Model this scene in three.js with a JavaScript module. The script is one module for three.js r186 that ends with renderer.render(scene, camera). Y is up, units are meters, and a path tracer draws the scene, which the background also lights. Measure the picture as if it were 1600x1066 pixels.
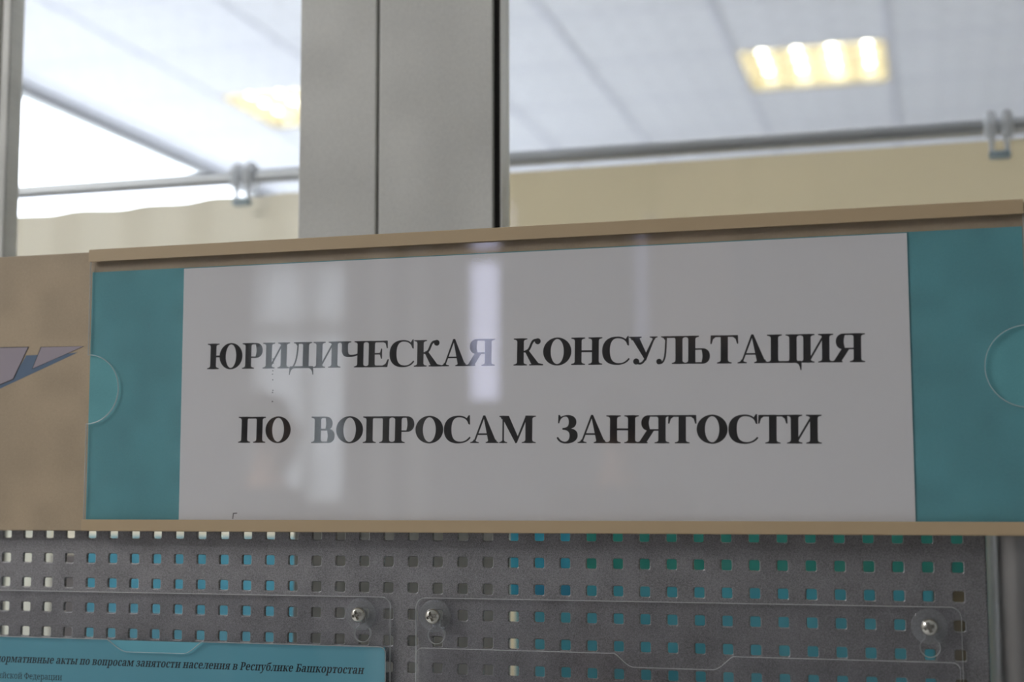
import * as THREE from 'three';
import { RectAreaLightUniformsLib } from 'three/addons/lights/RectAreaLightUniformsLib.js';
import { RoundedBoxGeometry } from 'three/addons/geometries/RoundedBoxGeometry.js';
import { mergeGeometries } from 'three/addons/utils/BufferGeometryUtils.js';
import { MarchingCubes } from 'three/addons/objects/MarchingCubes.js';
import { Brush, Evaluator, SUBTRACTION } from 'three-bvh-csg';

// ------------------------------------------------------------------ camera, sky, lights, exposure
const H0 = 1.45;                       // height of the first hole row of the perforated panel above the floor
const Y = (v) => v - 1.58 + H0;        // heights were measured with that row at 1.58
const scene = new THREE.Scene();
const camera = new THREE.PerspectiveCamera(2 * Math.atan(533 / 2283) * 180 / Math.PI, 1600 / 1066, 0.02, 200);
camera.position.set(0.46538, H0 + 0.0194, 0.66763);
camera.rotation.set(0.10476, 0.27831, -0.00239, 'YXZ');
camera.focus = 0.694;
camera.userData.fStop = 6.6;
scene.add(camera);
const renderer = new THREE.WebGLRenderer({ antialias: true });
renderer.toneMapping = THREE.LinearToneMapping;
renderer.toneMappingExposure = 1.0;
renderer.shadowMap.enabled = true;
RectAreaLightUniformsLib.init();
// even overcast winter sky outside the windows
scene.background = new THREE.Color().setRGB(0.92, 0.97, 1.09);
scene.backgroundIntensity = 5.2;
const HALL_LAMP = 52, ROOM_LAMP = 0.12, ROOM_PANEL = 12;

// ------------------------------------------------------------------ helpers
let seed = 7;
const rnd = () => { seed = (seed * 1664525 + 1013904223) >>> 0; return seed / 4294967296; };
const rgb = (r, g, b) => new THREE.Color().setRGB(r, g, b);
const taken = {};
function numbered(n) { const k = taken[n] = (taken[n] ?? -1) + 1; return k ? `${n}_${String(k).padStart(3, '0')}` : n; }
function shade(o) { o.traverse((m) => { if (m.isMesh) { m.castShadow = true; m.receiveShadow = true; } }); return o; }
function mesh(name, geo, mat, parent) { const m = new THREE.Mesh(geo, mat); m.name = parent ? name : numbered(name); (parent ?? scene).add(m); m.castShadow = m.receiveShadow = true; return m; }
function thing(name, label, category, [x, y, z] = [0, 0, 0], group) {
  const o = new THREE.Group(); o.name = numbered(name); o.position.set(x, y, z); o.userData = { label, category };
  if (group) o.userData.group = group;
  scene.add(o); return o;
}
function tag(o, label, category, group) { o.userData.label = label; o.userData.category = category; if (group) o.userData.group = group; return o; }
function struct(name, label, category, [x, y, z] = [0, 0, 0]) { const o = new THREE.Group(); o.name = name; o.position.set(x, y, z); o.userData = { label, category, kind: 'structure' }; scene.add(o); return o; }
const box = (x0, x1, y0, y1, z0, z1) => new THREE.BoxGeometry(x1 - x0, y1 - y0, z1 - z0).translate((x0 + x1) / 2, (y0 + y1) / 2, (z0 + z1) / 2);
const rbox = (x0, x1, y0, y1, z0, z1, r = 0.001) => new RoundedBoxGeometry(x1 - x0, y1 - y0, z1 - z0, 2, r).translate((x0 + x1) / 2, (y0 + y1) / 2, (z0 + z1) / 2);
const merge = (...g) => mergeGeometries(g.map((a) => { const b = a.index ? a.toNonIndexed() : a; for (const k of Object.keys(b.attributes)) if (!['position', 'normal', 'uv'].includes(k)) b.deleteAttribute(k); return b; }));
function planarUV(geo) { const p = geo.attributes.position, uv = new Float32Array(p.count * 2); for (let i = 0; i < p.count; i++) { uv[2 * i] = p.getX(i); uv[2 * i + 1] = p.getY(i); } geo.setAttribute('uv', new THREE.BufferAttribute(uv, 2)); return geo; }
// grey grain around a mean, tileable: fine speckle plus a coarse mottle
function grain(size, mean, fine, coarse, cells = 16) {
  const d = new Uint8Array(size * size * 4), g = [];
  for (let i = 0; i < cells * cells; i++) g.push(rnd() - 0.5);
  const at = (a, b) => g[((a + cells) % cells) * cells + ((b + cells) % cells)];
  for (let y = 0; y < size; y++) for (let x = 0; x < size; x++) {
    const u = x / size * cells, v = y / size * cells, i = Math.floor(u), j = Math.floor(v), s = u - i, t = v - j;
    const a = s * s * (3 - 2 * s), b = t * t * (3 - 2 * t);
    const c = (at(j, i) * (1 - a) + at(j, i + 1) * a) * (1 - b) + (at(j + 1, i) * (1 - a) + at(j + 1, i + 1) * a) * b;
    const k = Math.max(0, Math.min(255, 255 * (mean + fine * (rnd() + rnd() - 1) + coarse * c))), o = (y * size + x) * 4;
    d[o] = d[o + 1] = d[o + 2] = k; d[o + 3] = 255;
  }
  const t = new THREE.DataTexture(d, size, size); t.wrapS = t.wrapT = THREE.RepeatWrapping; t.magFilter = t.minFilter = THREE.LinearFilter; t.needsUpdate = true;
  return t;
}
const rep = (t, n) => { const c = t.clone(); c.repeat.set(n, n); c.needsUpdate = true; return c; };
const std = (c, roughness, extra = {}) => new THREE.MeshStandardMaterial({ color: c, roughness, ...extra });
const speckle = grain(512, 0.72, 0.34, 0.14), mottle = grain(256, 0.9, 0.06, 0.14, 8);

const M = {
  beige: std(rgb(0.5, 0.385, 0.255), 0.55, { map: rep(mottle, 9) }),
  rail: std(rgb(0.52, 0.39, 0.24), 0.42),
  metal: new THREE.MeshStandardMaterial({ color: rgb(0.42, 0.41, 0.42), roughness: 0.42, metalness: 0.75, map: rep(speckle, 7), bumpMap: rep(speckle, 7), bumpScale: 0.00006 }),
  steel: std(rgb(0.27, 0.265, 0.26), 0.3, { metalness: 1 }),
  screw: std(rgb(0.7, 0.68, 0.62), 0.22, { metalness: 1 }),
  acrylic: new THREE.MeshPhysicalMaterial({ color: rgb(0.985, 0.985, 0.99), roughness: 0.02, transmission: 1, thickness: 0, ior: 1.49 }),
  glass: new THREE.MeshPhysicalMaterial({ color: rgb(0.985, 0.99, 0.985), roughness: 0, transmission: 1, thickness: 0, ior: 1.5 }),
  tinted: new THREE.MeshPhysicalMaterial({ color: rgb(0.88, 0.87, 0.95), roughness: 0, transmission: 1, thickness: 0, ior: 1.5 }),
  washer: new THREE.MeshPhysicalMaterial({ color: rgb(0.9, 0.91, 0.92), roughness: 0.08, transmission: 0.93, thickness: 0, ior: 1.49 }),
  smoked: new THREE.MeshPhysicalMaterial({ color: rgb(0.38, 0.38, 0.44), roughness: 0, transmission: 1, thickness: 0, ior: 1.5 }),
  edge: new THREE.MeshPhysicalMaterial({ color: rgb(0.82, 0.84, 0.84), roughness: 0.35, transmission: 0.6, thickness: 0, ior: 1.49 }),
  teal: std(rgb(0.145, 0.43, 0.465), 0.7, { map: rep(mottle, 12) }),
  blueSheet: std(rgb(0.09, 0.36, 0.47), 0.7),
  frame: std(rgb(0.8, 0.79, 0.74), 0.4, { map: rep(mottle, 5) }),
  black: std(rgb(0.012, 0.01, 0.009), 0.8),
  tile: std(rgb(0.9, 0.9, 0.91), 0.95, { map: rep(mottle, 3) }),
  bar: std(rgb(0.66, 0.66, 0.7), 0.6),
  white: std(rgb(0.8, 0.8, 0.78), 0.8),
  wall: std(rgb(0.6, 0.6, 0.6), 0.9, { map: rep(mottle, 1) }),
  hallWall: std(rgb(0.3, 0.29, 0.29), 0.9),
  floor: std(rgb(0.48, 0.48, 0.48), 0.45, { map: rep(mottle, 1) }),
  rod: std(rgb(0.6, 0.61, 0.63), 0.42, { metalness: 1 }),
  reflector: std(rgb(0.45, 0.415, 0.3), 0.5),
  tube: new THREE.MeshStandardMaterial({ color: rgb(0.9, 0.9, 0.85), roughness: 0.5, emissive: rgb(1, 0.95, 0.82), emissiveIntensity: 13 }),
  clipClear: new THREE.MeshPhysicalMaterial({ color: rgb(0.93, 0.94, 0.96), roughness: 0.9, transmission: 0.55, thickness: 0, ior: 1.5 }),
  clipBlue: std(rgb(0.42, 0.52, 0.58), 0.4),
};

// ------------------------------------------------------------------ the place: hall (z > -0.12), glazed partition, bright room behind it
const CEIL = H0 + 0.0194 + 1.744, XL = -3.2, XR = 3.6, ZB = 6.5, ZF = -9.0, ZP = -0.12;
{
  const g = struct('ground', 'pale snowy yard outside the windows', 'ground');
  mesh('snow', box(-40, XL - 0.12, -0.65, -0.6, -40, 40), std(rgb(0.82, 0.84, 0.87), 0.95), g);
  mesh('snow', box(-40, 40, -0.65, -0.6, ZB + 0.3, 40), std(rgb(0.82, 0.84, 0.87), 0.95), g);
  const f = struct('floor', 'dull brown floor of the hall and the room', 'floor');
  mesh('slab', box(XL - 0.25, XR + 0.2, -0.2, 0, ZF - 0.2, ZB + 0.25), M.floor, f);
}
// ceiling of the room: square tiles in a metal grid, two louvred lamps set into it
const tileX = [XL, -3.11, -2.51, -1.91, -1.31, -0.84, -0.24, 0.36, 0.96, 1.56, 2.16, 2.76, 3.36, XR];
const tileZ = []; for (let z = -0.2; z > ZF + 0.01; z -= 0.6) tileZ.push(z); tileZ.push(ZF);
const LAMPS = [[-0.24, -5.0, 'lit square louvred ceiling lamp seen above the white metal rod at right'], [-2.51, -5.0, 'washed-out lit louvred ceiling lamp partly behind the grey post'],
  [-0.24, -2.6, 'lamp of the room nearest the partition', 'room'], [-2.51, -2.6, 'lamp of the room between the windows and the partition', 'room'], [1.56, -2.6, 'lamp of the room toward the side wall', 'room'], [1.56, -5.0, 'lamp of the room deep toward the side wall', 'room']];
{
  const c = struct('ceiling', 'white suspended ceiling of square tiles in a grey grid', 'ceiling');
  mesh('slab', box(XL - 0.25, XR + 0.2, CEIL + 0.16, CEIL + 0.35, ZF - 0.2, ZB + 0.25), M.white, c);
  const cache = {};
  for (let i = 0; i + 1 < tileX.length; i++) for (let j = 0; j + 1 < tileZ.length; j++) {
    const x0 = tileX[i], x1 = tileX[i + 1], z0 = tileZ[j], z1 = tileZ[j + 1];
    if (LAMPS.some(([lx, lz]) => Math.abs(lx - x0) < 0.05 && Math.abs(lz - z0) < 0.05)) continue;
    const w = x1 - x0 - 0.004, d = z0 - z1 - 0.004, k = w.toFixed(3) + d.toFixed(3);
    cache[k] ??= new THREE.BoxGeometry(w, 0.014, d);
    const m = mesh('tile', cache[k], M.tile, c); m.position.set((x0 + x1) / 2, CEIL + 0.007 + 0.001 * rnd(), (z0 + z1) / 2);
  }
  for (const x of tileX.slice(1, -1)) mesh('grid_bar', box(x - 0.012, x + 0.012, CEIL - 0.003, CEIL + 0.03, ZF, -0.2), M.bar, c);
  for (const z of tileZ.slice(1, -1)) for (let i = 0; i + 1 < tileX.length; i++) mesh('grid_bar', box(tileX[i] + 0.012, tileX[i + 1] - 0.012, CEIL - 0.0025, CEIL + 0.03, z - 0.006, z + 0.006), M.bar, c);
  mesh('hall_ceiling', box(XL, XR, CEIL, CEIL + 0.16, ZP - 0.07, ZB), M.white, c);
}
// outer wall with the windows of room and hall
const WIN_TOP = CEIL - 0.018;
{
  const w = struct('wall_left', 'white outer wall with tall bright windows', 'wall');
  const part = (z0, z1, y0, y1) => mesh('panel', box(XL - 0.1, XL, y0, y1, z0, z1), M.wall, w);
  part(ZF - 0.2, -8.2, 0, CEIL + 0.16); part(-8.2, -0.9, 0, 0.75); part(-8.2, -0.9, WIN_TOP, CEIL + 0.16); part(-0.9, -0.14, 0, CEIL + 0.16); mesh('panel', box(XL - 0.1, XL, 0, CEIL + 0.16, -0.14, ZB + 0.25), M.hallWall, w);
  const t = struct('trim_1', 'grey cornice along the top of the window wall', 'trim');
  mesh('cornice', box(XL, XL + 0.014, CEIL - 0.017, CEIL - 0.002, ZF, -0.2), std(rgb(0.3, 0.3, 0.32), 0.6), t);
  const window_ = (n, label, z0, z1, y0, y1, posts) => {
    const g = struct(n, label, 'window');
    mesh('pane', box(XL - 0.05, XL - 0.044, y0, y1, z0, z1), M.glass, g);
    for (const z of [z0 + 0.03, ...posts, z1 - 0.03]) mesh('frame_post', box(XL - 0.075, XL - 0.02, y0, y1, z - 0.03, z + 0.03), M.white, g);
    for (const y of [y0 + 0.012, y1 - 0.015]) mesh('frame_bar', box(XL - 0.07, XL - 0.025, y - 0.006, y + 0.015, z0, z1), M.white, g);
    mesh('sill', box(XL - 0.1, XL + 0.08, y0 - 0.03, y0, z0, z1), M.white, g);
  };
  window_('window_1', 'long bright window of the room behind the partition', -8.2, -0.9, 0.75, WIN_TOP, [-2.6, -4.2, -7.0]);
}
{
  const w = struct('wall_right', 'plain side wall', 'wall'); mesh('panel', box(XR, XR + 0.2, 0, CEIL + 0.16, ZF - 0.2, ZB + 0.25), M.wall, w);
  const f = struct('wall_front', 'far wall of the room behind the partition', 'wall'); mesh('panel', box(XL, XR, 0, CEIL + 0.16, ZF - 0.2, ZF), M.white, f);
}
// end wall of the hall (mirrored in the header's cover): narrow bare window, wide curtained window, small side light
{
  const w = struct('wall_back', 'dim end wall of the hall with narrow windows', 'wall');
  const holes = [[-3.05, -2.5, Y(1.55), Y(2.84)], [-1.87, -1.645, Y(2.06), Y(3.2)], [-0.99, -0.86, Y(2.36), Y(3.1)]];
  let x = XL;
  for (const [x0, x1, y0, y1] of holes) {
    mesh('panel', box(x, x0, 0, CEIL + 0.16, ZB, ZB + 0.25), M.hallWall, w);
    mesh('panel', box(x0, x1, 0, y0, ZB, ZB + 0.25), M.hallWall, w); mesh('panel', box(x0, x1, y1, CEIL + 0.16, ZB, ZB + 0.25), M.hallWall, w); x = x1;
  }
  mesh('panel', box(x, XR, 0, CEIL + 0.16, ZB, ZB + 0.25), M.hallWall, w);
  const labels = ['curtained window at the end of the hall', 'narrow bright window at the end of the hall', 'small narrow window at the end of the hall'];
  holes.forEach(([x0, x1, y0, y1], k) => {
    const g = struct(`window_${k + 2}`, labels[k], 'window');
    mesh('pane', box(x0, x1, y0, y1, ZB + 0.12, ZB + 0.126), [M.glass, M.tinted, M.smoked][k], g);
    for (const xx of [x0 + 0.015, x1 - 0.015]) mesh('frame_post', box(xx - 0.015, xx + 0.015, y0, y1, ZB + 0.09, ZB + 0.15), M.white, g);
    mesh('frame_bar', box(x0, x1, y0, y0 + 0.03, ZB + 0.09, ZB + 0.15), M.white, g);
    if (k === 1) mesh('frame_bar', box(x0, x1, Y(2.82), Y(2.88), ZB + 0.08, ZB + 0.16), M.hallWall, g);
    if (k === 0) { mesh('frame_bar', box(x0, x1, Y(2.45), Y(2.53), ZB + 0.08, ZB + 0.16), M.white, g); mesh('frame_post', box(-2.77, -2.71, y0, y1, ZB + 0.08, ZB + 0.16), M.white, g); }
  });
  const ct = struct('trim_2', 'white sheer curtain over the wide end window of the hall', 'curtain');
  const cg = new THREE.PlaneGeometry(0.56, Y(2.84) - Y(1.55), 60, 1), p = cg.attributes.position;
  for (let i = 0; i < p.count; i++) p.setZ(i, 0.02 * Math.sin(p.getX(i) * 60));
  cg.computeVertexNormals();
  mesh('sheer_curtain', cg, new THREE.MeshPhysicalMaterial({ color: rgb(0.94, 0.96, 0.95), roughness: 0.95, transmission: 0.7, thickness: 0 }), ct).position.set(-2.775, (Y(2.84) + Y(1.55)) / 2, ZB + 0.05);
  // pale wall strips that the cover mirrors
  const t = struct('trim_3', 'pale pilasters on the end wall of the hall', 'trim');
  for (const [a, b] of [[-2.33, -2.24], [-2.12, -2.02]]) mesh('pilaster', box(a, b, 0, CEIL, ZB - 0.05, ZB), M.white, t);
  mesh('transom_panel', box(-0.85, -0.44, Y(2.32), CEIL, ZB - 0.03, ZB), std(rgb(0.62, 0.5, 0.45), 0.8), t);
}
// glazed partition between hall and room: posts and panes
const ZG = ZP - 0.011;
{
  const post = struct('trim_4', 'wide grey metal post of the glazed partition with a black gap', 'post');
  const y0 = 0, y1 = CEIL;
  mesh('profile', planarUV(rbox(0.1083, 0.1574, y0, y1, ZP - 0.0155, ZP, 0.0009)), M.frame, post);
  mesh('profile', planarUV(rbox(0.1591, 0.2291, y0, y1, ZP - 0.0155, ZP, 0.0009)), M.frame, post);
  mesh('gasket', box(0.157, 0.2336, y0, y1, ZP - 0.016, ZP - 0.003), M.black, post);
  mesh('glazing_bead', rbox(0.2336, 0.2345, y0, y1, ZP - 0.0165, ZP, 0.0003), M.frame, post);
  const side = struct('trim_5', 'grey metal post at the left edge with a groove', 'post');
  mesh('profile', planarUV(rbox(-0.17, -0.1025, y0, y1, ZP - 0.0155, ZP, 0.0009)), M.frame, side);
  mesh('profile', planarUV(rbox(-0.1005, -0.0936, y0, y1, ZP - 0.0155, ZP - 0.0005, 0.0015)), M.frame, side);
  mesh('gasket', box(-0.11, -0.096, y0, y1, ZP - 0.014, ZP - 0.004), M.frame, side);
  const more = struct('trim_6', 'further grey posts and rails of the glazed partition', 'post');
  for (const x of [-3.17, -1.6, 1.35, 2.6, 3.57]) mesh('profile', rbox(x - 0.03, x + 0.03, y0, y1, ZP - 0.0155, ZP, 0.0009), M.frame, more);
  const spans = [[-3.14, -1.63], [-1.57, -0.17], [-0.0936, 0.1083], [0.2345, 1.32], [1.38, 2.57], [2.63, 3.54]];
  spans.forEach(([a, b], k) => {
    const g = struct(`window_${k + 5}`, ['outer glass pane of the partition', 'glass pane beyond the left post', 'narrow clear pane between the two grey posts', 'clear pane to the right of the wide grey post', 'next clear pane out of view', 'last clear pane out of view'][k], 'window');
    mesh('pane', box(a, b, 0.1, CEIL - 0.06, ZG - 0.002, ZG + 0.002), M.glass, g);
    mesh('bottom_rail', box(a, b, 0, 0.1, ZP - 0.0155, ZP), M.frame, g); mesh('top_rail', box(a, b, CEIL - 0.06, CEIL, ZP - 0.0155, ZP), M.frame, g);
  });
}

// ------------------------------------------------------------------ ceiling lamps
function lamp(x, z, label, place) {           // x, z: left and near corner of its tile
  const hall = place === 'hall';
  const t = thing('ceiling_lamp', label, 'ceiling lamp', [x + 0.3, CEIL, z - 0.3], { hall: 'hall lamps', room: 'further lamps of the room' }[place]);
  const o = hall ? -0.09 : 0, s = 0.29;
  mesh('housing', merge(box(-s, s, o + 0.075, o + 0.085, -s, s), box(-s, -s + 0.008, o, o + 0.08, -s, s), box(s - 0.008, s, o, o + 0.08, -s, s), box(-s, s, o, o + 0.08, -s, -s + 0.008), box(-s, s, o, o + 0.08, s - 0.008, s)), M.reflector, t);
  const tubeG = new THREE.CylinderGeometry(0.013, 0.013, 0.54, 12).rotateX(Math.PI / 2), lengthG = new THREE.BoxGeometry(0.003, 0.028, 0.56), crossG = new THREE.BoxGeometry(0.56, 0.026, 0.003);
  for (let k = 0; k < 4; k++) mesh('tube', tubeG, M.tube, t).position.set(-0.21 + 0.14 * k, o + 0.052, 0);
  for (let k = 0; k < 3; k++) mesh('louvre_blade', lengthG, M.reflector, t).position.set(-0.14 + 0.14 * k, o + 0.018, 0);
  for (let k = 0; k < 3; k++) mesh('louvre_blade', crossG, M.reflector, t).position.set(0, o + 0.018, -0.14 + 0.14 * k);
  if (place) { const l = new THREE.RectAreaLight(rgb(0.99, 0.99, 0.99), hall ? HALL_LAMP : ROOM_PANEL, 0.56, 0.56); l.position.set(0, o - 0.004, 0); l.rotation.x = -Math.PI / 2; t.add(l); }
  else { const l = new THREE.PointLight(rgb(1, 0.93, 0.76), ROOM_LAMP); l.position.set(0.07, 0.04, 0); l.castShadow = true; t.add(l); }
  return t;
}
for (const [x, z, l, p] of LAMPS) lamp(x, z, l, p);
lamp(-2.6, 2.95, 'louvred lamp on the hall ceiling farther from the stand', 'hall');
lamp(-2.6, 2.0, 'louvred lamp on the hall ceiling nearest the stand', 'hall');

// ------------------------------------------------------------------ rod, clips and hanging beige sheets with posters behind the partition
const ZR = -0.45, YR = Y(1.8695);
{
  const r = thing('curtain_rod', 'thin chrome rod running behind the glass partition', 'rod', [0.3, YR, ZR]);
  mesh('tube', new THREE.CylinderGeometry(0.006, 0.006, 2.6, 24).rotateZ(Math.PI / 2), M.rod, r);
  for (const s of [-1, 1]) {
    mesh('end_cap', new THREE.SphereGeometry(0.009, 16, 12).translate(1.3 * s, 0, 0), M.rod, r);
    mesh('upright', new THREE.CylinderGeometry(0.008, 0.008, YR, 16).translate(1.28 * s, -YR / 2, -0.012), M.rod, r);
    mesh('foot', new THREE.CylinderGeometry(0.12, 0.13, 0.02, 32).translate(1.28 * s, -YR + 0.01, -0.012), M.rod, r);
  }
  const sheet = (name, label, x0, x1, top0, top1, bottom, fold, color) => {
    const n = 120, g = new THREE.PlaneGeometry(1, 1, n, 12), p = g.attributes.position;
    for (let i = 0; i < p.count; i++) {
      const u = p.getX(i) + 0.5, v = p.getY(i) + 0.5, x = x0 + u * (x1 - x0), top = top0 + (top1 - top0) * u;
      p.setXYZ(i, x, bottom + v * (top - bottom), ZR - 0.004 + fold * (Math.sin(x * 96 + 0.4) + 0.5 * Math.sin(x * 41)));
    }
    g.computeVertexNormals();
    const m = mesh(name, g, new THREE.MeshPhysicalMaterial({ color, roughness: 1, transmission: 0.5, thickness: 0 }));
    return tag(m, label, 'curtain');
  };
  sheet('hanging_sheet', 'pale beige sheet hanging with soft folds behind the narrow pane', -0.95, 0.045, Y(1.8325), Y(1.857), 0.8, 0.0042, rgb(0.82, 0.745, 0.59));
  sheet('hanging_sheet', 'flat tan sheet hanging from the rod behind the right pane', 0.052, 1.3, Y(1.8597), Y(1.8612), 0.8, 0.0002, rgb(0.68, 0.575, 0.375));
  const clip = (x, label) => {
    const c = thing('rod_clip', label, 'clip', [x, YR, ZR], 'clear clips on the rod');
    const pts = []; for (let k = 0; k <= 24; k++) { const a = -0.35 * Math.PI + 1.7 * Math.PI * k / 24; pts.push(new THREE.Vector3(0.0045, 0.0082 * Math.sin(a), 0.0082 * Math.cos(a))); }
    for (const s of [-0.5, 0.5]) mesh('loop', new THREE.TubeGeometry(new THREE.CatmullRomCurve3(pts.map((q) => q.clone().setX(0.012 * s))), 40, 0.0046, 10), M.clipClear, c);
    mesh('jaw', merge(rbox(-0.0075, -0.0035, -0.022, -0.004, 0.004, 0.0075, 0.0015), rbox(0.0035, 0.0075, -0.022, -0.004, 0.004, 0.0075, 0.0015)), M.clipClear, c);
    mesh('clamp', rbox(-0.0078, 0.0078, -0.0255, -0.0195, 0.0015, 0.0095, 0.002), M.clipBlue, c);
  };
  clip(-0.0907, 'clear plastic clip on the rod behind the narrow pane'); clip(0.5209, 'clear plastic clip on the rod near the right edge'); clip(1.1, 'clear plastic clip on the rod, out of view');
  // sheets pinned to the hanging sheets, seen through the perforation
  let layer = 0;
  const poster = (label, x0, x1, top, bottom, c) => tag(mesh('poster', new THREE.PlaneGeometry(x1 - x0, top - bottom).translate((x0 + x1) / 2, (top + bottom) / 2, ZR + 0.0085 - 0.0005 * layer++), new THREE.MeshPhysicalMaterial({ color: c, roughness: 1, transmission: 0.45, thickness: 0 })), label, 'poster', 'posters seen through the perforation');
  const P = [
    [-0.315, -0.2635, 1.7, 1.0, rgb(0.95, 0.97, 0.93), 'white sheet seen through the leftmost perforations'],
    [-0.263, -0.2365, 1.55, 1.0, rgb(0.22, 0.2, 0.22), 'dark grey strip between the white sheet and the blue posters'],
    [-0.236, -0.03, 1.565, 1.5, rgb(0.1, 0.42, 0.62), 'sky blue poster seen through the left perforations'],
    [-0.236, -0.03, 1.498, 1.0, rgb(0.12, 0.4, 0.56), 'dull blue poster low behind the left perforations'],
    [0.142, 0.2, 1.66, 1.518, rgb(0.03, 0.34, 0.55), 'deep blue strip poster behind the middle perforations'],
    [0.2, 0.52, 1.66, 1.536, rgb(0.02, 0.27, 0.26), 'dark green poster behind the right upper perforations'],
    [0.15, 0.464, 1.534, 1.0, rgb(0.06, 0.36, 0.52), 'broad blue poster behind the right lower perforations'],
    [0.464, 0.62, 1.534, 1.0, rgb(0.12, 0.1, 0.07), 'dark brown poster behind the last perforations beside the right post'],
  ];
  for (const [a, b, t, u, c, l] of P) poster(l, a, b, Y(t), Y(u), c);
}

// ------------------------------------------------------------------ the information stand
const PITCH = 0.0125, stand = thing('information_stand', 'grey perforated metal notice stand with a beige header sign', 'notice stand', [0, 0, 0]);
// perforated sheet: cell by cell, each with a rounded-square hole whose edge is rolled over
function perforated(c0, c1, r0, r1) {
  const pos = [], nor = [], T = 0.0015, ho = 0.0029, hi = 0.00236, N = 16;
  const ring = (h, r) => { const out = []; for (let k = 0; k < N; k++) { const q = Math.floor(k / 4), a = (q + (k % 4) / 3) * Math.PI / 2, sx = [1, -1, -1, 1][q], sy = [1, 1, -1, -1][q]; out.push([sx * (h - r) + r * Math.cos(a), sy * (h - r) + r * Math.sin(a), Math.cos(a), Math.sin(a)]); } return out; };
  const A = ring(ho, 0.0012), B = ring(hi, 0.0009), O = [];
  for (let k = 0; k < N; k++) { const [x, y] = A[k], m = Math.max(Math.abs(x), Math.abs(y)); const q = Math.floor(k / 4), j = k % 4, sx = [1, -1, -1, 1][q], sy = [1, 1, -1, -1][q], e = PITCH / 2; O.push(j === 1 || j === 2 ? [sx * e, sy * e] : [Math.abs(x) >= m - 1e-9 ? sx * e : x, Math.abs(y) >= m - 1e-9 && Math.abs(x) < m - 1e-9 ? sy * e : y]); }
  const quad = (a, b, c, d, na, nb, nc, nd) => { pos.push(...a, ...b, ...c, ...a, ...c, ...d); nor.push(...na, ...nb, ...nc, ...na, ...nc, ...nd); };
  const F = [0, 0, 1], K = [0, 0, -1];
  for (let i = c0; i <= c1; i++) for (let j = r0; j <= r1; j++) {
    const X = i * PITCH, Z = H0 - j * PITCH;
    for (let k = 0; k < N; k++) {
      const l = (k + 1) % N, a = A[k], b = A[l], c = B[k], d = B[l], o = O[k], p = O[l];
      const P3 = (q, z) => [X + q[0], Z + q[1], z], nIn = (q) => [-q[2], -q[3], 0], e = 0.0005;
      quad(P3(o, 0), P3(p, 0), P3(b, 0), P3(a, 0), F, F, F, F);
      quad(P3(a, 0), P3(b, 0), P3(d, -e), P3(c, -e), F, F, nIn(d), nIn(c));
      quad(P3(c, -e), P3(d, -e), P3(d, -T), P3(c, -T), nIn(c), nIn(d), nIn(d), nIn(c));
      quad(P3(p, -T), P3(o, -T), P3(c, -T), P3(d, -T), K, K, K, K);
    }
  }
  const g = new THREE.BufferGeometry(); g.setAttribute('position', new THREE.Float32BufferAttribute(pos, 3)); g.setAttribute('normal', new THREE.Float32BufferAttribute(nor, 3)); return planarUV(g);
}
const PX0 = -8, XP0 = (PX0 - 0.5) * PITCH, XP1 = 38.5 * PITCH;
{
  const yLow = H0 - 40.5 * PITCH, yTop = H0 + 10.5 * PITCH;
  mesh('perforated_panel', perforated(PX0, 38, -10, 40), M.metal, stand);
  for (const [a, b] of [[XP1 - 0.002, 0.4868], [XP0 - 0.006, XP0 + 0.002]]) mesh('panel_edge', planarUV(rbox(a, b, yLow, yTop, -0.0035, -0.00004, 0.0008)), M.metal, stand);
  for (const x of [0.5067, XP0 - 0.026]) {
    mesh('post', new THREE.CylinderGeometry(0.02, 0.02, yTop + 0.002, 48).translate(x, (yTop + 0.002) / 2, -0.016), M.steel, stand);
    mesh('foot', rbox(x - 0.03, x + 0.03, 0, 0.025, -0.1, 0.25, 0.004).translate(0, 0, -0.016), M.steel, stand);
  }
  for (const [a, b] of [[XP1, 0.495], [XP0 - 0.02, XP0]]) mesh('bolt', box(a, b, yTop - 0.03, yTop - 0.02, -0.012, -0.009), M.steel, stand);
}
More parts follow.
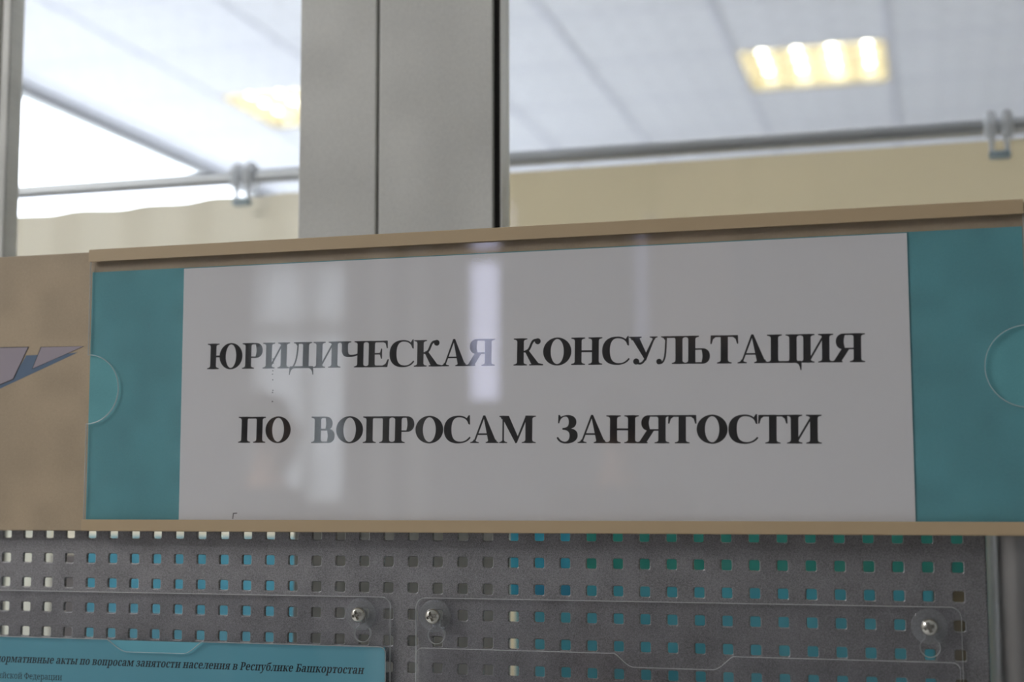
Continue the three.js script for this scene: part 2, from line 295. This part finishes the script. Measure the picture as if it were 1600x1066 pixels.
// header: beige board, rails, printed emblem, clear cover
const bT = Y(1.7248), bB = Y(1.5816), HX1 = 0.5068;
{
  mesh('header_board', planarUV(rbox(XP0 - 0.05, 0.53, bB, bT, 0.003, 0.009, 0.0006)), M.beige, stand);
  const rail = (y0, y1, lip) => {     // an L section seen from the front: web on the board, lip over the cover
    const s = new THREE.Shape(); const q = lip > 0
      ? [[0.009, y1], [0.0123, y1], [0.0127, y1 - 0.0004], [0.0127, y0], [0.0115, y0], [0.0115, y1 - 0.0015], [0.009, y1 - 0.0015]]
      : [[0.009, y0], [0.0123, y0], [0.0127, y0 + 0.0004], [0.0127, y1], [0.0115, y1], [0.0115, y0 + 0.0015], [0.009, y0 + 0.0015]];
    q.forEach(([z, y], k) => (k ? s.lineTo(-z, y) : s.moveTo(-z, y)));
    return new THREE.ExtrudeGeometry(s, { depth: HX1 - 0.0518, bevelEnabled: false }).rotateY(Math.PI / 2).translate(0.0518, 0, 0);
  };
  mesh('rail', rail(Y(1.7191), Y(1.7254), 1), M.rail, stand);
  mesh('rail', rail(Y(1.5816), Y(1.5874), -1), M.rail, stand);
  // clear cover with finger notches
  const s = new THREE.Shape(), l = 0.052, r = 0.5065, t = Y(1.7236), b = Y(1.5832), ny = Y(1.6534), R = 0.0178;
  s.moveTo(l, b); s.lineTo(r, b); s.lineTo(r, ny - R); s.absarc(r, ny, R, -Math.PI / 2, Math.PI / 2, true); s.lineTo(r, t); s.lineTo(l, t); s.lineTo(l, ny + R); s.absarc(l, ny, R, Math.PI / 2, -Math.PI / 2, true); s.lineTo(l, b);
  mesh('clear_cover', new THREE.ExtrudeGeometry(s, { depth: 0.0006, bevelEnabled: true, bevelSize: 0.0003, bevelThickness: 0.0002, bevelSegments: 2, curveSegments: 48 }).translate(0, 0, 0.0104), [M.acrylic, M.edge], stand).userData.label = 'clear plastic cover with half-round finger notches';
  const flat = (pts, z, m) => { const q = new THREE.Shape(); pts.forEach(([x, y], k) => (k ? q.lineTo(x, Y(y)) : q.moveTo(x, Y(y)))); return mesh('emblem_piece', new THREE.ExtrudeGeometry(q, { depth: 0.00008, bevelEnabled: false }).translate(0, 0, z), m, stand); };
  const grow = (pts, d) => { const cx = pts.reduce((a, p) => a + p[0], 0) / pts.length, cy = pts.reduce((a, p) => a + p[1], 0) / pts.length; return pts.map(([x, y]) => { const L = Math.hypot(x - cx, y - cy); return [x + (x - cx) / L * d, y + (y - cy) / L * d]; }); };
  const a = [[-0.013, 1.6766], [0.0151, 1.6762], [0.0067, 1.66], [-0.0007, 1.6575], [-0.013, 1.6535]], c = [[0.0232, 1.676], [0.0478, 1.6758], [0.0184, 1.6651]];
  const blue = std(rgb(0.1, 0.16, 0.25), 0.5), dark = std(rgb(0.05, 0.05, 0.06), 0.5), lilac = std(rgb(0.36, 0.31, 0.35), 0.45);
  flat([[-0.013, 1.6506], [-0.0006, 1.6552], [0.0445, 1.6727], [0.038, 1.6724], [0.0142, 1.6721], [0.0065, 1.66], [-0.013, 1.655]], 0.009, blue);
  for (const p of [a, c]) { flat(grow(p, 0.0006), 0.0091, dark); flat(p, 0.0092, lilac); }
}
// clear pockets with their screws
function crossScrew() {
  const dome = new Brush(new THREE.LatheGeometry([[0, -0.0065], [0.0018, -0.0065], [0.0018, -0.0002], [0.0037, -0.0002], [0.0037, 0.0004], [0.0034, 0.0014], [0.0026, 0.0022], [0.0014, 0.0026], [0, 0.0027]].map(([x, y]) => new THREE.Vector2(x, y)), 40).rotateX(Math.PI / 2));
  const ev = new Evaluator(); ev.useGroups = false; ev.attributes = ['position', 'normal'];
  let out = dome; dome.updateMatrixWorld();
  for (const a of [0.35, 0.35 + Math.PI / 2]) { const c = new Brush(new THREE.BoxGeometry(0.0046, 0.0013, 0.004)); c.rotation.z = a; c.position.z = 0.0022; c.updateMatrixWorld(); out = ev.evaluate(out, c, SUBTRACTION); }
  return out.geometry;
}
const screwG = crossScrew();
function pocket(x0, x1, screws, notch) {
  const p = new THREE.Group(); p.name = 'pocket'; stand.add(p);
  const yT = Y(1.5505), yB = yT - 0.335, yF = Y(1.5273), r = 0.0045, ext = (s, d, z, bevel = 0.0002) => new THREE.ExtrudeGeometry(s, { depth: d - 2 * bevel, bevelEnabled: true, bevelSize: bevel, bevelThickness: bevel, bevelSegments: 1, curveSegments: 16 }).translate(0, 0, z + bevel);
  const s = new THREE.Shape(); s.moveTo(x0, yB); s.lineTo(x1, yB); s.lineTo(x1, yT - r); s.absarc(x1 - r, yT - r, r, 0, Math.PI / 2); s.lineTo(x0 + r, yT); s.absarc(x0 + r, yT - r, r, Math.PI / 2, Math.PI); s.lineTo(x0, yB);
  for (const [sx, sy] of screws) {      // keyhole under every screw
    const h = new THREE.Path(), k = 0.0043, cy = sy - 0.0092; h.moveTo(sx - 0.002, sy); h.absarc(sx, sy, 0.002, Math.PI, 0, true); h.lineTo(sx + 0.002, cy + 0.0038); h.absarc(sx, cy, k, 1.08, Math.PI - 1.08, true); h.lineTo(sx - 0.002, sy); s.holes.push(h);
  }
  mesh('back_plate', ext(s, 0.002, 0.0006), [M.acrylic, M.edge], p);
  const f = new THREE.Shape(), [n0, n1, n2, n3] = notch, yn = yF - 0.006, fx0 = x0 + 0.0012, fx1 = x1 - 0.0012;
  f.moveTo(fx0, yB); f.lineTo(fx1, yB); f.lineTo(fx1, yF - 0.003); f.absarc(fx1 - 0.003, yF - 0.003, 0.003, 0, Math.PI / 2);
  f.lineTo(n3, yF); f.bezierCurveTo(n3 - 0.0025, yF - 0.001, n2 + 0.004, yn, n2, yn); f.lineTo(n1, yn); f.bezierCurveTo(n1 - 0.004, yn, n0 + 0.0025, yF - 0.001, n0, yF);
  f.lineTo(fx0 + 0.003, yF); f.absarc(fx0 + 0.003, yF - 0.003, 0.003, Math.PI / 2, Math.PI); f.lineTo(fx0, yB);
  mesh('front_plate', ext(f, 0.0012, 0.0042), [M.acrylic, M.edge], p);
  mesh('side_strip', box(fx0, fx0 + 0.0015, yB, yF - 0.004, 0.0027, 0.0042), M.acrylic, p); mesh('side_strip', box(fx1 - 0.0015, fx1, yB, yF - 0.004, 0.0027, 0.0042), M.acrylic, p);
  mesh('bottom_strip', box(fx0, fx1, yB, yB + 0.003, 0.0027, 0.0042), M.acrylic, p);
  for (const [sx, sy] of screws) {
    mesh('washer', new THREE.LatheGeometry([[0.0019, 0], [0.0072, 0], [0.0077, 0.0004], [0.0077, 0.0016], [0.0071, 0.0022], [0.0019, 0.0022], [0.0019, 0]].map(([x, y]) => new THREE.Vector2(x, y)), 48).rotateX(Math.PI / 2).translate(sx, sy, 0.0029), M.washer, p);
    mesh('screw', screwG, M.screw, p).position.set(sx, sy, 0.0072);
  }
}
const row = (n) => H0 - n * PITCH;
pocket(-0.034, 0.2141, [[16 * PITCH, row(3)], [-2 * PITCH, row(3)]], [0.0633, 0.075, 0.106, 0.1165]);
pocket(0.2274, 0.4757, [[19 * PITCH, row(3)], [37 * PITCH, row(3)]], [0.3239, 0.3335, 0.3685, 0.378]);

// ------------------------------------------------------------------ printed sheets
// bold roman capitals drawn as outlines, cap height 100
function glyphs(g) {
  const S = 25, th = 4.5, poly = (...p) => { g.beginPath(); p.forEach(([x, y], k) => (k ? g.lineTo(x, y) : g.moveTo(x, y))); g.closePath(); g.fill(); };
  const rect = (x0, x1, y0, y1) => poly([x0, y0], [x1, y0], [x1, y1], [x0, y1]);
  const foot = (x0, x1, y, l = 13, r = 13) => { // bracketed serif on the stem x0..x1; y = 0 bottom or 100 top
    const d = y ? -1 : 1, t = y + d * th;
    g.beginPath(); g.moveTo(x0 - l, y); g.lineTo(x1 + r, y); g.lineTo(x1 + r, y + d * 3.2); g.quadraticCurveTo(x1, t, x1, y + d * 12); g.lineTo(x0, y + d * 12); g.quadraticCurveTo(x0, t, x0 - l, y + d * 3.2); g.closePath(); g.fill();
  };
  const stem = (x, top = true, bottom = true, w = S) => { rect(x, x + w, 0, 100); if (top) foot(x, x + w, 100); if (bottom) foot(x, x + w, 0); };
  const ring = (cx, cy, rx, ry, tx, ty, a0 = 0, a1 = 2 * Math.PI) => { g.beginPath(); g.ellipse(cx, cy, rx, ry, 0, a0, a1); if (a1 - a0 > 6.2) { g.closePath(); g.moveTo(cx + rx - tx, cy); } g.ellipse(cx, cy, rx - tx, ry - ty, 0, a1, a0, true); g.closePath(); g.fill('evenodd'); };
  const bowl = (x, y0, y1, w, t, hair = 5, dir = 1) => { // D-shaped bowl from x outwards
    const m = (y0 + y1) / 2, h = (y1 - y0) / 2, f = w - h * 0.95 > 0 ? w - h * 0.95 : 0;
    g.beginPath(); g.moveTo(x, y1); g.lineTo(x + dir * f, y1); g.bezierCurveTo(x + dir * (f + (w - f) * 0.6), y1, x + dir * w, y1 - h * 0.4, x + dir * w, m); g.bezierCurveTo(x + dir * w, y0 + h * 0.4, x + dir * (f + (w - f) * 0.6), y0, x + dir * f, y0); g.lineTo(x, y0);
    g.lineTo(x, y0 + hair); g.lineTo(x + dir * f * 0.9, y0 + hair); g.bezierCurveTo(x + dir * (w - t) * 0.85, y0 + hair, x + dir * (w - t), y0 + h * 0.6, x + dir * (w - t), m); g.bezierCurveTo(x + dir * (w - t), y1 - h * 0.6, x + dir * (w - t) * 0.85, y1 - hair, x + dir * f * 0.9, y1 - hair); g.lineTo(x, y1 - hair); g.closePath(); g.fill();
  };
  const ball = (x, y, r) => { g.beginPath(); g.arc(x, y, r, 0, 7); g.fill(); };
  const curve = (w, ...p) => { g.beginPath(); g.lineWidth = w; g.moveTo(...p[0]); g.bezierCurveTo(...p[1], ...p[2], ...p[3]); g.stroke(); };
  const arcC = (w) => { // round letter open to the right
    const cx = w / 2 + 3;
    g.beginPath(); g.moveTo(w - 5, 72); g.bezierCurveTo(w - 10, 90, w - 24, 101.5, cx + 4, 101.5); g.bezierCurveTo(22, 101.5, 5, 80, 5, 49); g.bezierCurveTo(5, 18, 24, -1.5, cx + 2, -1.5); g.bezierCurveTo(w - 24, -1.5, w - 9, 8, w - 2, 20); g.lineTo(w - 6, 23);
    g.bezierCurveTo(w - 16, 10, w - 28, 4, cx + 9, 4.5); g.bezierCurveTo(42, 5, 33, 22, 33, 51); g.bezierCurveTo(33, 80, 42, 96, cx + 5, 96); g.bezierCurveTo(w - 26, 96, w - 14, 86, w - 10, 70); g.closePath(); g.fill();
    poly([w - 11, 71], [w - 5, 68], [w - 6, 103], [w - 10, 103], [w - 17, 92]);
  };
  const G = {
    О: [116, () => ring(58, 50, 53, 51.5, 28, 5)],
    Ю: [160, () => { stem(15); rect(40, 66, 46.5, 53); ring(105, 50, 50, 51.5, 27, 5); }],
    Н: [119, () => { stem(15); stem(79); rect(38, 81, 46.5, 53); }],
    П: [119, () => { stem(15); stem(79); rect(30, 90, 93.5, 100); }],
    И: [119, () => { stem(15); stem(79); poly([39, 8], [39, 20], [80, 92], [80, 80]); }],
    Ц: [119, () => { stem(15); stem(79); rect(30, 104, 0, 6); g.beginPath(); g.moveTo(98, 6); g.lineTo(120, 6); g.bezierCurveTo(121, -6, 121, -14, 120, -26); g.lineTo(117, -26); g.bezierCurveTo(114, -8, 110, 0, 96, 0); g.fill(); }],
    Л: [108, () => { stem(70); rect(24, 80, 94, 100); foot(30, 34, 100, 12, 10); g.lineCap = 'butt'; curve(6, [36, 98], [35, 40], [34, 3], [14, 3]); ball(11, 9, 10); }],
    Д: [110, () => { rect(61, 86, 3, 100); foot(61, 86, 100); rect(30, 66, 94, 100); foot(34, 38, 100, 12, 8); curve(5.5, [40, 98], [38, 55], [34, 20], [19, 4]); rect(8, 103, 0, 6.5);
      for (const d of [0, 1]) { const X = (x) => (d ? 111 - x : x); g.beginPath(); g.moveTo(X(30), 0.5); g.bezierCurveTo(X(14), 0, X(9), -10, X(7), -26); g.lineTo(X(4), -26); g.lineTo(X(6), 6); g.lineTo(X(30), 6); g.fill(); } }],
    Р: [96, () => { stem(15); bowl(38, 42, 100, 51, 26); }],
    В: [103, () => { stem(15); bowl(38, 48.5, 100, 48, 25); bowl(38, 0, 53, 57, 27); }],
    Ь: [98, () => { stem(15, true, false); foot(15, 40, 0, 13, 0); bowl(38, 0, 55, 54, 26); }],
    Я: [112, () => { stem(74); bowl(76, 45, 100, 62, 26, 5, -1); poly([60, 48], [30, 0], [2, 0], [2, 4], [8, 6], [36, 50]); rect(0, 36, 0, 4); }],
    Е: [103, () => { stem(15, true, true); rect(36, 90, 94.5, 100); rect(36, 90, 0, 5.5); rect(38, 66, 48, 53.5); poly([92, 100], [93, 72], [89, 72], [84, 90], [74, 95], [74, 100]); poly([92, 0], [98, 29], [94, 30], [85, 12], [72, 5], [72, 0]); poly([70, 32], [66, 32], [62, 46], [56, 51], [62, 56], [66, 70], [70, 70]); }],
    С: [110, () => arcC(108)],
    К: [116, () => { stem(15); rect(38, 52, 48, 54); g.lineCap = 'butt'; curve(8, [46, 52], [72, 54], [62, 96], [88, 94]); ball(93, 89, 11); poly([44, 53], [58, 56], [96, 8], [112, 4], [112, 0], [72, 0]); rect(62, 114, 0, 4); }],
    А: [110, () => { poly([50, 102], [57, 102], [99, 4], [70, 4]); poly([50, 102], [54, 94], [20, 3], [14, 3]); rect(30, 74, 30, 35.5); foot(14, 20, 0, 12, 14); foot(70, 99, 0, 10, 8); }],
    У: [106, () => { poly([8, 98], [37, 98], [66, 34], [56, 20]); poly([90, 98], [96, 98], [62, 12], [54, 24]); foot(9, 36, 100, 8, 10); foot(88, 94, 100, 12, 10); g.lineCap = 'butt'; curve(7, [62, 24], [50, -2], [40, 0], [26, 6]); ball(27, 10, 11); }],
    Т: [104, () => { rect(39.5, 64.5, 0, 100); foot(39.5, 64.5, 0); rect(6, 98, 94.5, 100); poly([4, 100], [3, 70], [7, 70], [12, 87], [22, 95], [30, 100]); poly([100, 100], [101, 70], [97, 70], [92, 87], [82, 95], [74, 100]); }],
    М: [144, () => { rect(19, 24.5, 0, 100); foot(19, 24.5, 0, 12, 12); rect(104, 129, 0, 100); foot(104, 129, 0); foot(104, 129, 100, 0, 13); foot(15, 40, 100, 8, 0); poly([14, 100], [42, 100], [76, 24], [68, -1]); poly([66, 0], [72, 0], [112, 98], [104, 98]); rect(104, 116, 92, 100); }],
    З: [84, () => { g.beginPath(); g.moveTo(8, 72); g.lineTo(12, 72); g.bezierCurveTo(15, 88, 23, 96, 35, 96); g.bezierCurveTo(44, 96, 47, 86, 47, 76); g.bezierCurveTo(47, 62, 42, 55, 24, 54.5); g.lineTo(24, 48.5); g.bezierCurveTo(44, 48, 50, 40, 50, 27); g.bezierCurveTo(50, 14, 44, 4.5, 33, 4.5); g.bezierCurveTo(22, 4.5, 14, 12, 8, 22); g.lineTo(3, 19); g.bezierCurveTo(9, 6, 19, -1.5, 36, -1.5); g.bezierCurveTo(62, -1.5, 79, 10, 79, 28); g.bezierCurveTo(79, 42, 70, 50, 54, 52.5); g.bezierCurveTo(68, 56, 74, 65, 74, 77); g.bezierCurveTo(74, 93, 60, 101.5, 42, 101.5); g.bezierCurveTo(32, 101.5, 24, 98, 18, 95); g.lineTo(14, 102); g.lineTo(9, 102); g.closePath(); g.fill(); }],
    Ч: [114, () => { stem(75); rect(10, 35, 60, 100); foot(10, 35, 100); g.beginPath(); g.moveTo(10, 70); g.bezierCurveTo(10, 46, 22, 40, 42, 40); g.bezierCurveTo(56, 40, 68, 43, 76, 47); g.lineTo(76, 53); g.bezierCurveTo(66, 49, 58, 48, 50, 48); g.bezierCurveTo(38, 48, 35, 54, 35, 70); g.fill(); }],
  };
  return G;
}
function printCanvas(w, h, bg) {
  const c = document.createElement('canvas'); c.width = w; c.height = h; const g = c.getContext('2d'); g.fillStyle = bg; g.fillRect(0, 0, w, h);
  return [c, g];
}
function canvasMap(c) { const t = new THREE.CanvasTexture(c); t.colorSpace = THREE.SRGBColorSpace; t.magFilter = t.minFilter = THREE.LinearFilter; return t; }
{
  const x0 = 0.105, x1 = 0.4582, y0 = Y(1.5835), y1 = Y(1.7135), W = 2048, k = W / (x1 - x0), Hh = Math.round((y1 - y0) * k);
  const [c, g] = printCanvas(W, Hh, '#e9e7e6');
  g.fillStyle = '#141213'; g.strokeStyle = '#141213';
  const G = glyphs(g);
  const word = (text, xa, ya, xb, yb, cap = 0.0127) => {
    const spacing = -7, letters = [...text]; let total = -2 - spacing;
    for (const ch of letters) total += G[ch][0] + spacing;
    const sx = Math.hypot(xb - xa, yb - ya) * k / (total - 2), sy = cap * k / 100;
    g.save(); g.translate((xa - x0) * k, (y1 - Y(ya)) * k); g.rotate(Math.atan2(ya - yb, xb - xa)); g.scale(sx, -sy); g.translate(-2, 0);
    for (const ch of letters) { G[ch][1](); g.translate(G[ch][0] + spacing, 0); }
    g.restore();
  };
  word('ЮРИДИЧЕСКАЯ', 0.1190, 1.6621, 0.2686, 1.6599); word('КОНСУЛЬТАЦИЯ', 0.2782, 1.6597, 0.4386, 1.657);
  word('ПО', 0.1367, 1.6252, 0.1651, 1.6248); word('ВОПРОСАМ', 0.1757, 1.6246, 0.2888, 1.6232); word('ЗАНЯТОСТИ', 0.2987, 1.6231, 0.4193, 1.6214);
  g.globalAlpha = 0.55;                            // printer specks and a pen tick
  for (const [px, py] of [[0, 0], [1, 12], [0, 34], [-1, 44], [0, 60], [1, 90], [0, 96], [0, 122]]) g.fillRect((0.1545 - x0) * k + px, (y1 - Y(1.6665)) * k + py, 4, 3);
  g.lineWidth = 3; g.beginPath(); g.moveTo((0.1345 - x0) * k, (y1 - Y(1.5878)) * k); g.lineTo((0.1348 - x0) * k, (y1 - Y(1.5905)) * k); g.lineTo((0.1368 - x0) * k, (y1 - Y(1.5906)) * k); g.stroke();
  g.globalAlpha = 1;
  const m = mesh('sign_sheet', new THREE.BoxGeometry(x1 - x0, y1 - y0, 0.0003), std(rgb(1, 1, 1), 0.75, { map: canvasMap(c) }));
  m.position.set((x0 + x1) / 2, (y0 + y1) / 2, 0.0098);
  tag(m, 'white printed paper sign with two lines of bold black capitals', 'sign');
  const t = mesh('backing_card', planarUV(box(0.0522, 0.5062, Y(1.5835), Y(1.714), 0.0091, 0.0094)), M.teal);
  tag(t, 'teal card behind the white paper in the header', 'card');
}
{
  const x0 = -0.03, x1 = 0.2122, y0 = Y(1.5273) - 0.31, y1 = Y(1.5269), W = 2048, k = W / (x1 - x0), Hh = Math.round(0.06 * k);
  const [c, g] = printCanvas(W, Hh, 'rgb(106,176,192)');
  g.fillStyle = '#10181c';
  const text = (s, font, xa, xb, y, skew) => { g.save(); g.font = font; const w = g.measureText(s).width; g.translate((xa - x0) * k, (y1 - Y(y)) * k); g.transform((xb - xa) * k / w, 0, -skew, 1, 0, 0); g.fillText(s, 0, 0); g.restore(); };
  text('нормативные акты по вопросам занятости населения в Республике Башкортостан', 'bold 45px serif', -0.0021, 0.2014, 1.5143, 0.22);
  text('Российской Федерации', '36px serif', -0.009, 0.0375, 1.506, 0);
  const geo = new THREE.BoxGeometry(x1 - x0, y1 - y0, 0.0003), uv = geo.attributes.uv, h = y1 - y0;
  for (let i = 0; i < uv.count; i++) uv.setY(i, 1 - (1 - uv.getY(i)) * h / 0.06);
  const map = canvasMap(c); map.wrapT = map.wrapS = THREE.ClampToEdgeWrapping;
  const m = mesh('leaflet_sheet', geo, std(rgb(1, 1, 1), 0.7, { map })); m.position.set((x0 + x1) / 2, (y0 + y1) / 2, 0.0034);
  tag(m, 'blue printed leaflet sheet in the left clear pocket', 'leaflet');
}

// ------------------------------------------------------------------ two people standing in the hall, mirrored in the header's cover
function fieldMesh([cx, cy, cz], half, res, sdf, colour) {
  const mc = new MarchingCubes(res, new THREE.MeshBasicMaterial(), false, false, 400000); mc.isolation = 0;
  const h = res / 2;
  for (let k = 0, i = 0; k < res; k++) for (let j = 0; j < res; j++) for (let a = 0; a < res; a++, i++) mc.field[i] = -sdf(cx + (a - h) / h * half, cy + (j - h) / h * half, cz + (k - h) / h * half);
  mc.update();
  const n = mc.count, g = new THREE.BufferGeometry(), p = new Float32Array(n * 3), q = new Float32Array(n * 3), c = new Float32Array(n * 3);
  for (let i = 0; i < n; i++) {
    const x = cx + mc.positionArray[3 * i] * half, y = cy + mc.positionArray[3 * i + 1] * half, z = cz + mc.positionArray[3 * i + 2] * half, e = 0.004;
    p.set([x, y, z], 3 * i);
    const nx = sdf(x + e, y, z) - sdf(x - e, y, z), ny = sdf(x, y + e, z) - sdf(x, y - e, z), nz = sdf(x, y, z + e) - sdf(x, y, z - e), l = Math.hypot(nx, ny, nz) || 1;
    q.set([nx / l, ny / l, nz / l], 3 * i); c.set(colour(x, y, z), 3 * i);
  }
  g.setAttribute('position', new THREE.BufferAttribute(p, 3)); g.setAttribute('normal', new THREE.BufferAttribute(q, 3)); g.setAttribute('color', new THREE.BufferAttribute(c, 3));
  return g;
}
const cap = (x, y, z, [a, b, c, ra], [d, e, f, rb]) => {
  const ux = d - a, uy = e - b, uz = f - c, t = Math.max(0, Math.min(1, ((x - a) * ux + (y - b) * uy + (z - c) * uz) / (ux * ux + uy * uy + uz * uz || 1e-9)));
  return Math.hypot(x - a - ux * t, y - b - uy * t, z - c - uz * t) - (ra + (rb - ra) * t);
};
const blend = (bones, k) => (x, y, z) => { let d = 9; for (const [p, q] of bones) { const e = cap(x, y, z, p, q), m = Math.max(0, k - Math.abs(d - e)) / k; d = Math.min(d, e) - m * m * k / 4; } return d; };
function person(label, [x, z], turn, jacket, trousers, hairColour) {   // faces +z before turning
  const skin = [0.5, 0.3, 0.2], bones = [], hand = [];
  for (const s of [-1, 1]) {
    bones.push([[0.09 * s, 0.92, 0, 0.095], [0.1 * s, 0.5, 0.01, 0.062]], [[0.1 * s, 0.5, 0.01, 0.06], [0.11 * s, 0.1, -0.02, 0.042]], [[0.11 * s, 0.05, -0.05, 0.042], [0.125 * s, 0.038, 0.13, 0.034]]);
    bones.push([[0.06 * s, 1.42, 0, 0.075], [0.185 * s, 1.43, -0.01, 0.062]], [[0.19 * s, 1.42, -0.01, 0.06], [0.25 * s, 1.13, -0.02, 0.046]], [[0.25 * s, 1.13, -0.02, 0.045], [0.245 * s, 0.88, 0.07, 0.033]], [[0.05 * s, 1.3, 0.01, 0.11], [0.05 * s, 1.0, 0, 0.1]]);
    const w = [0.245 * s, 0.87, 0.075], b = [];
    b.push([[w[0], w[1] + 0.03, w[2] - 0.008, 0.03], [w[0], w[1], w[2], 0.026]], [[w[0], w[1], w[2] - 0.014, 0.02], [w[0], w[1] - 0.07, w[2] - 0.006, 0.016]], [[w[0], w[1], w[2] + 0.012, 0.02], [w[0], w[1] - 0.07, w[2] + 0.028, 0.016]]);
    [0.072, 0.082, 0.078, 0.06].forEach((len, i) => { const fz = w[2] + 0.036 - i * 0.0195, fy = w[1] - 0.075; b.push([[w[0], fy, fz, 0.0095], [w[0] - 0.006 * s, fy - len * 0.5, fz + 0.004, 0.0088]], [[w[0] - 0.006 * s, fy - len * 0.5, fz + 0.004, 0.0088], [w[0] - 0.02 * s, fy - len * 0.94, fz + 0.004, 0.0075]]); });
    b.push([[w[0], w[1] - 0.012, w[2] + 0.022, 0.013], [w[0] - 0.012 * s, w[1] - 0.045, w[2] + 0.052, 0.0105]], [[w[0] - 0.012 * s, w[1] - 0.045, w[2] + 0.052, 0.0105], [w[0] - 0.016 * s, w[1] - 0.078, w[2] + 0.058, 0.009]]);
    hand.push(fieldMesh([w[0], w[1] - 0.06, w[2]], 0.14, 70, blend(b, 0.006), () => skin));
  }
  bones.push([[0, 1.4, -0.01, 0.1], [0, 1.02, 0, 0.105]], [[0, 0.98, 0, 0.11], [0, 0.92, -0.01, 0.105]], [[0, 1.44, -0.02, 0.065], [0, 1.58, 0.0, 0.052]]);
  const body = fieldMesh([0, 0.82, 0], 0.9, 132, blend(bones, 0.05), (a, b) => (b > 1.5 ? skin : b > 0.86 ? jacket : b > 0.09 ? trousers : [0.02, 0.018, 0.016]));
  const face = [[[0, 1.715, -0.022, 0.083], [0, 1.69, 0.012, 0.076]], [[0, 1.65, 0.03, 0.06], [0, 1.6, 0.055, 0.036]], [[0, 1.695, 0.088, 0.008], [0, 1.662, 0.11, 0.012]], [[-0.03, 1.715, 0.076, 0.012], [0.03, 1.715, 0.076, 0.012]], [[-0.02, 1.622, 0.083, 0.008], [0.02, 1.622, 0.083, 0.008]], [[0, 1.56, 0, 0.052], [0, 1.62, 0, 0.05]]];
  for (const s of [-1, 1]) face.push([[0.079 * s, 1.7, -0.005, 0.014], [0.079 * s, 1.665, 0.003, 0.01]]);
  const head = fieldMesh([0, 1.68, 0.01], 0.16, 90, blend(face, 0.022), (a, b, c) => (b < 1.629 && b > 1.616 && c > 0.08 && Math.abs(a) < 0.026 ? [0.36, 0.14, 0.11] : skin));
  const t = thing('person', label, 'person', [x, 0, z]); t.rotation.y = turn;
  mesh('body', mergeGeometries([body, head, ...hand]), new THREE.MeshStandardMaterial({ vertexColors: true, roughness: 0.85 }), t);
  const hairD = blend([[[0, 1.725, -0.03, 0.088], [0, 1.72, 0.005, 0.083]], [[0, 1.68, -0.055, 0.066], [0, 1.64, -0.055, 0.05]]], 0.03);
  const hair = mesh('hair', fieldMesh([0, 1.69, -0.01], 0.16, 70, (a, b, c) => Math.max(hairD(a, b, c), c - 0.055 - (b - 1.7) * 0.35, 1.655 - b + Math.max(0, c + 0.02) * 1.6), () => hairColour), new THREE.MeshStandardMaterial({ vertexColors: true, roughness: 0.7 }), t);
  for (const s of [-1, 1]) { const e = mesh('eye', new THREE.SphereGeometry(0.0105, 12, 10).translate(0.031 * s, 1.694, 0.081), std(rgb(0.6, 0.58, 0.55), 0.3), t); mesh('iris', new THREE.SphereGeometry(0.005, 10, 8).translate(0.031 * s, 1.694, 0.0875), std(rgb(0.05, 0.035, 0.025), 0.3), e); }
  return t;
}
person('person in a black jacket standing in the hall, mirrored left of centre in the sign', [-1.64, 3.8], 0.8, [0.025, 0.025, 0.03], [0.03, 0.03, 0.04], [0.02, 0.014, 0.01]);
person('person in a dark brown coat in the hall, mirrored right of centre', [-0.48, 3.9], 0.3, [0.06, 0.04, 0.03], [0.03, 0.03, 0.035], [0.05, 0.03, 0.02]);

shade(scene);
renderer.render(scene, camera);
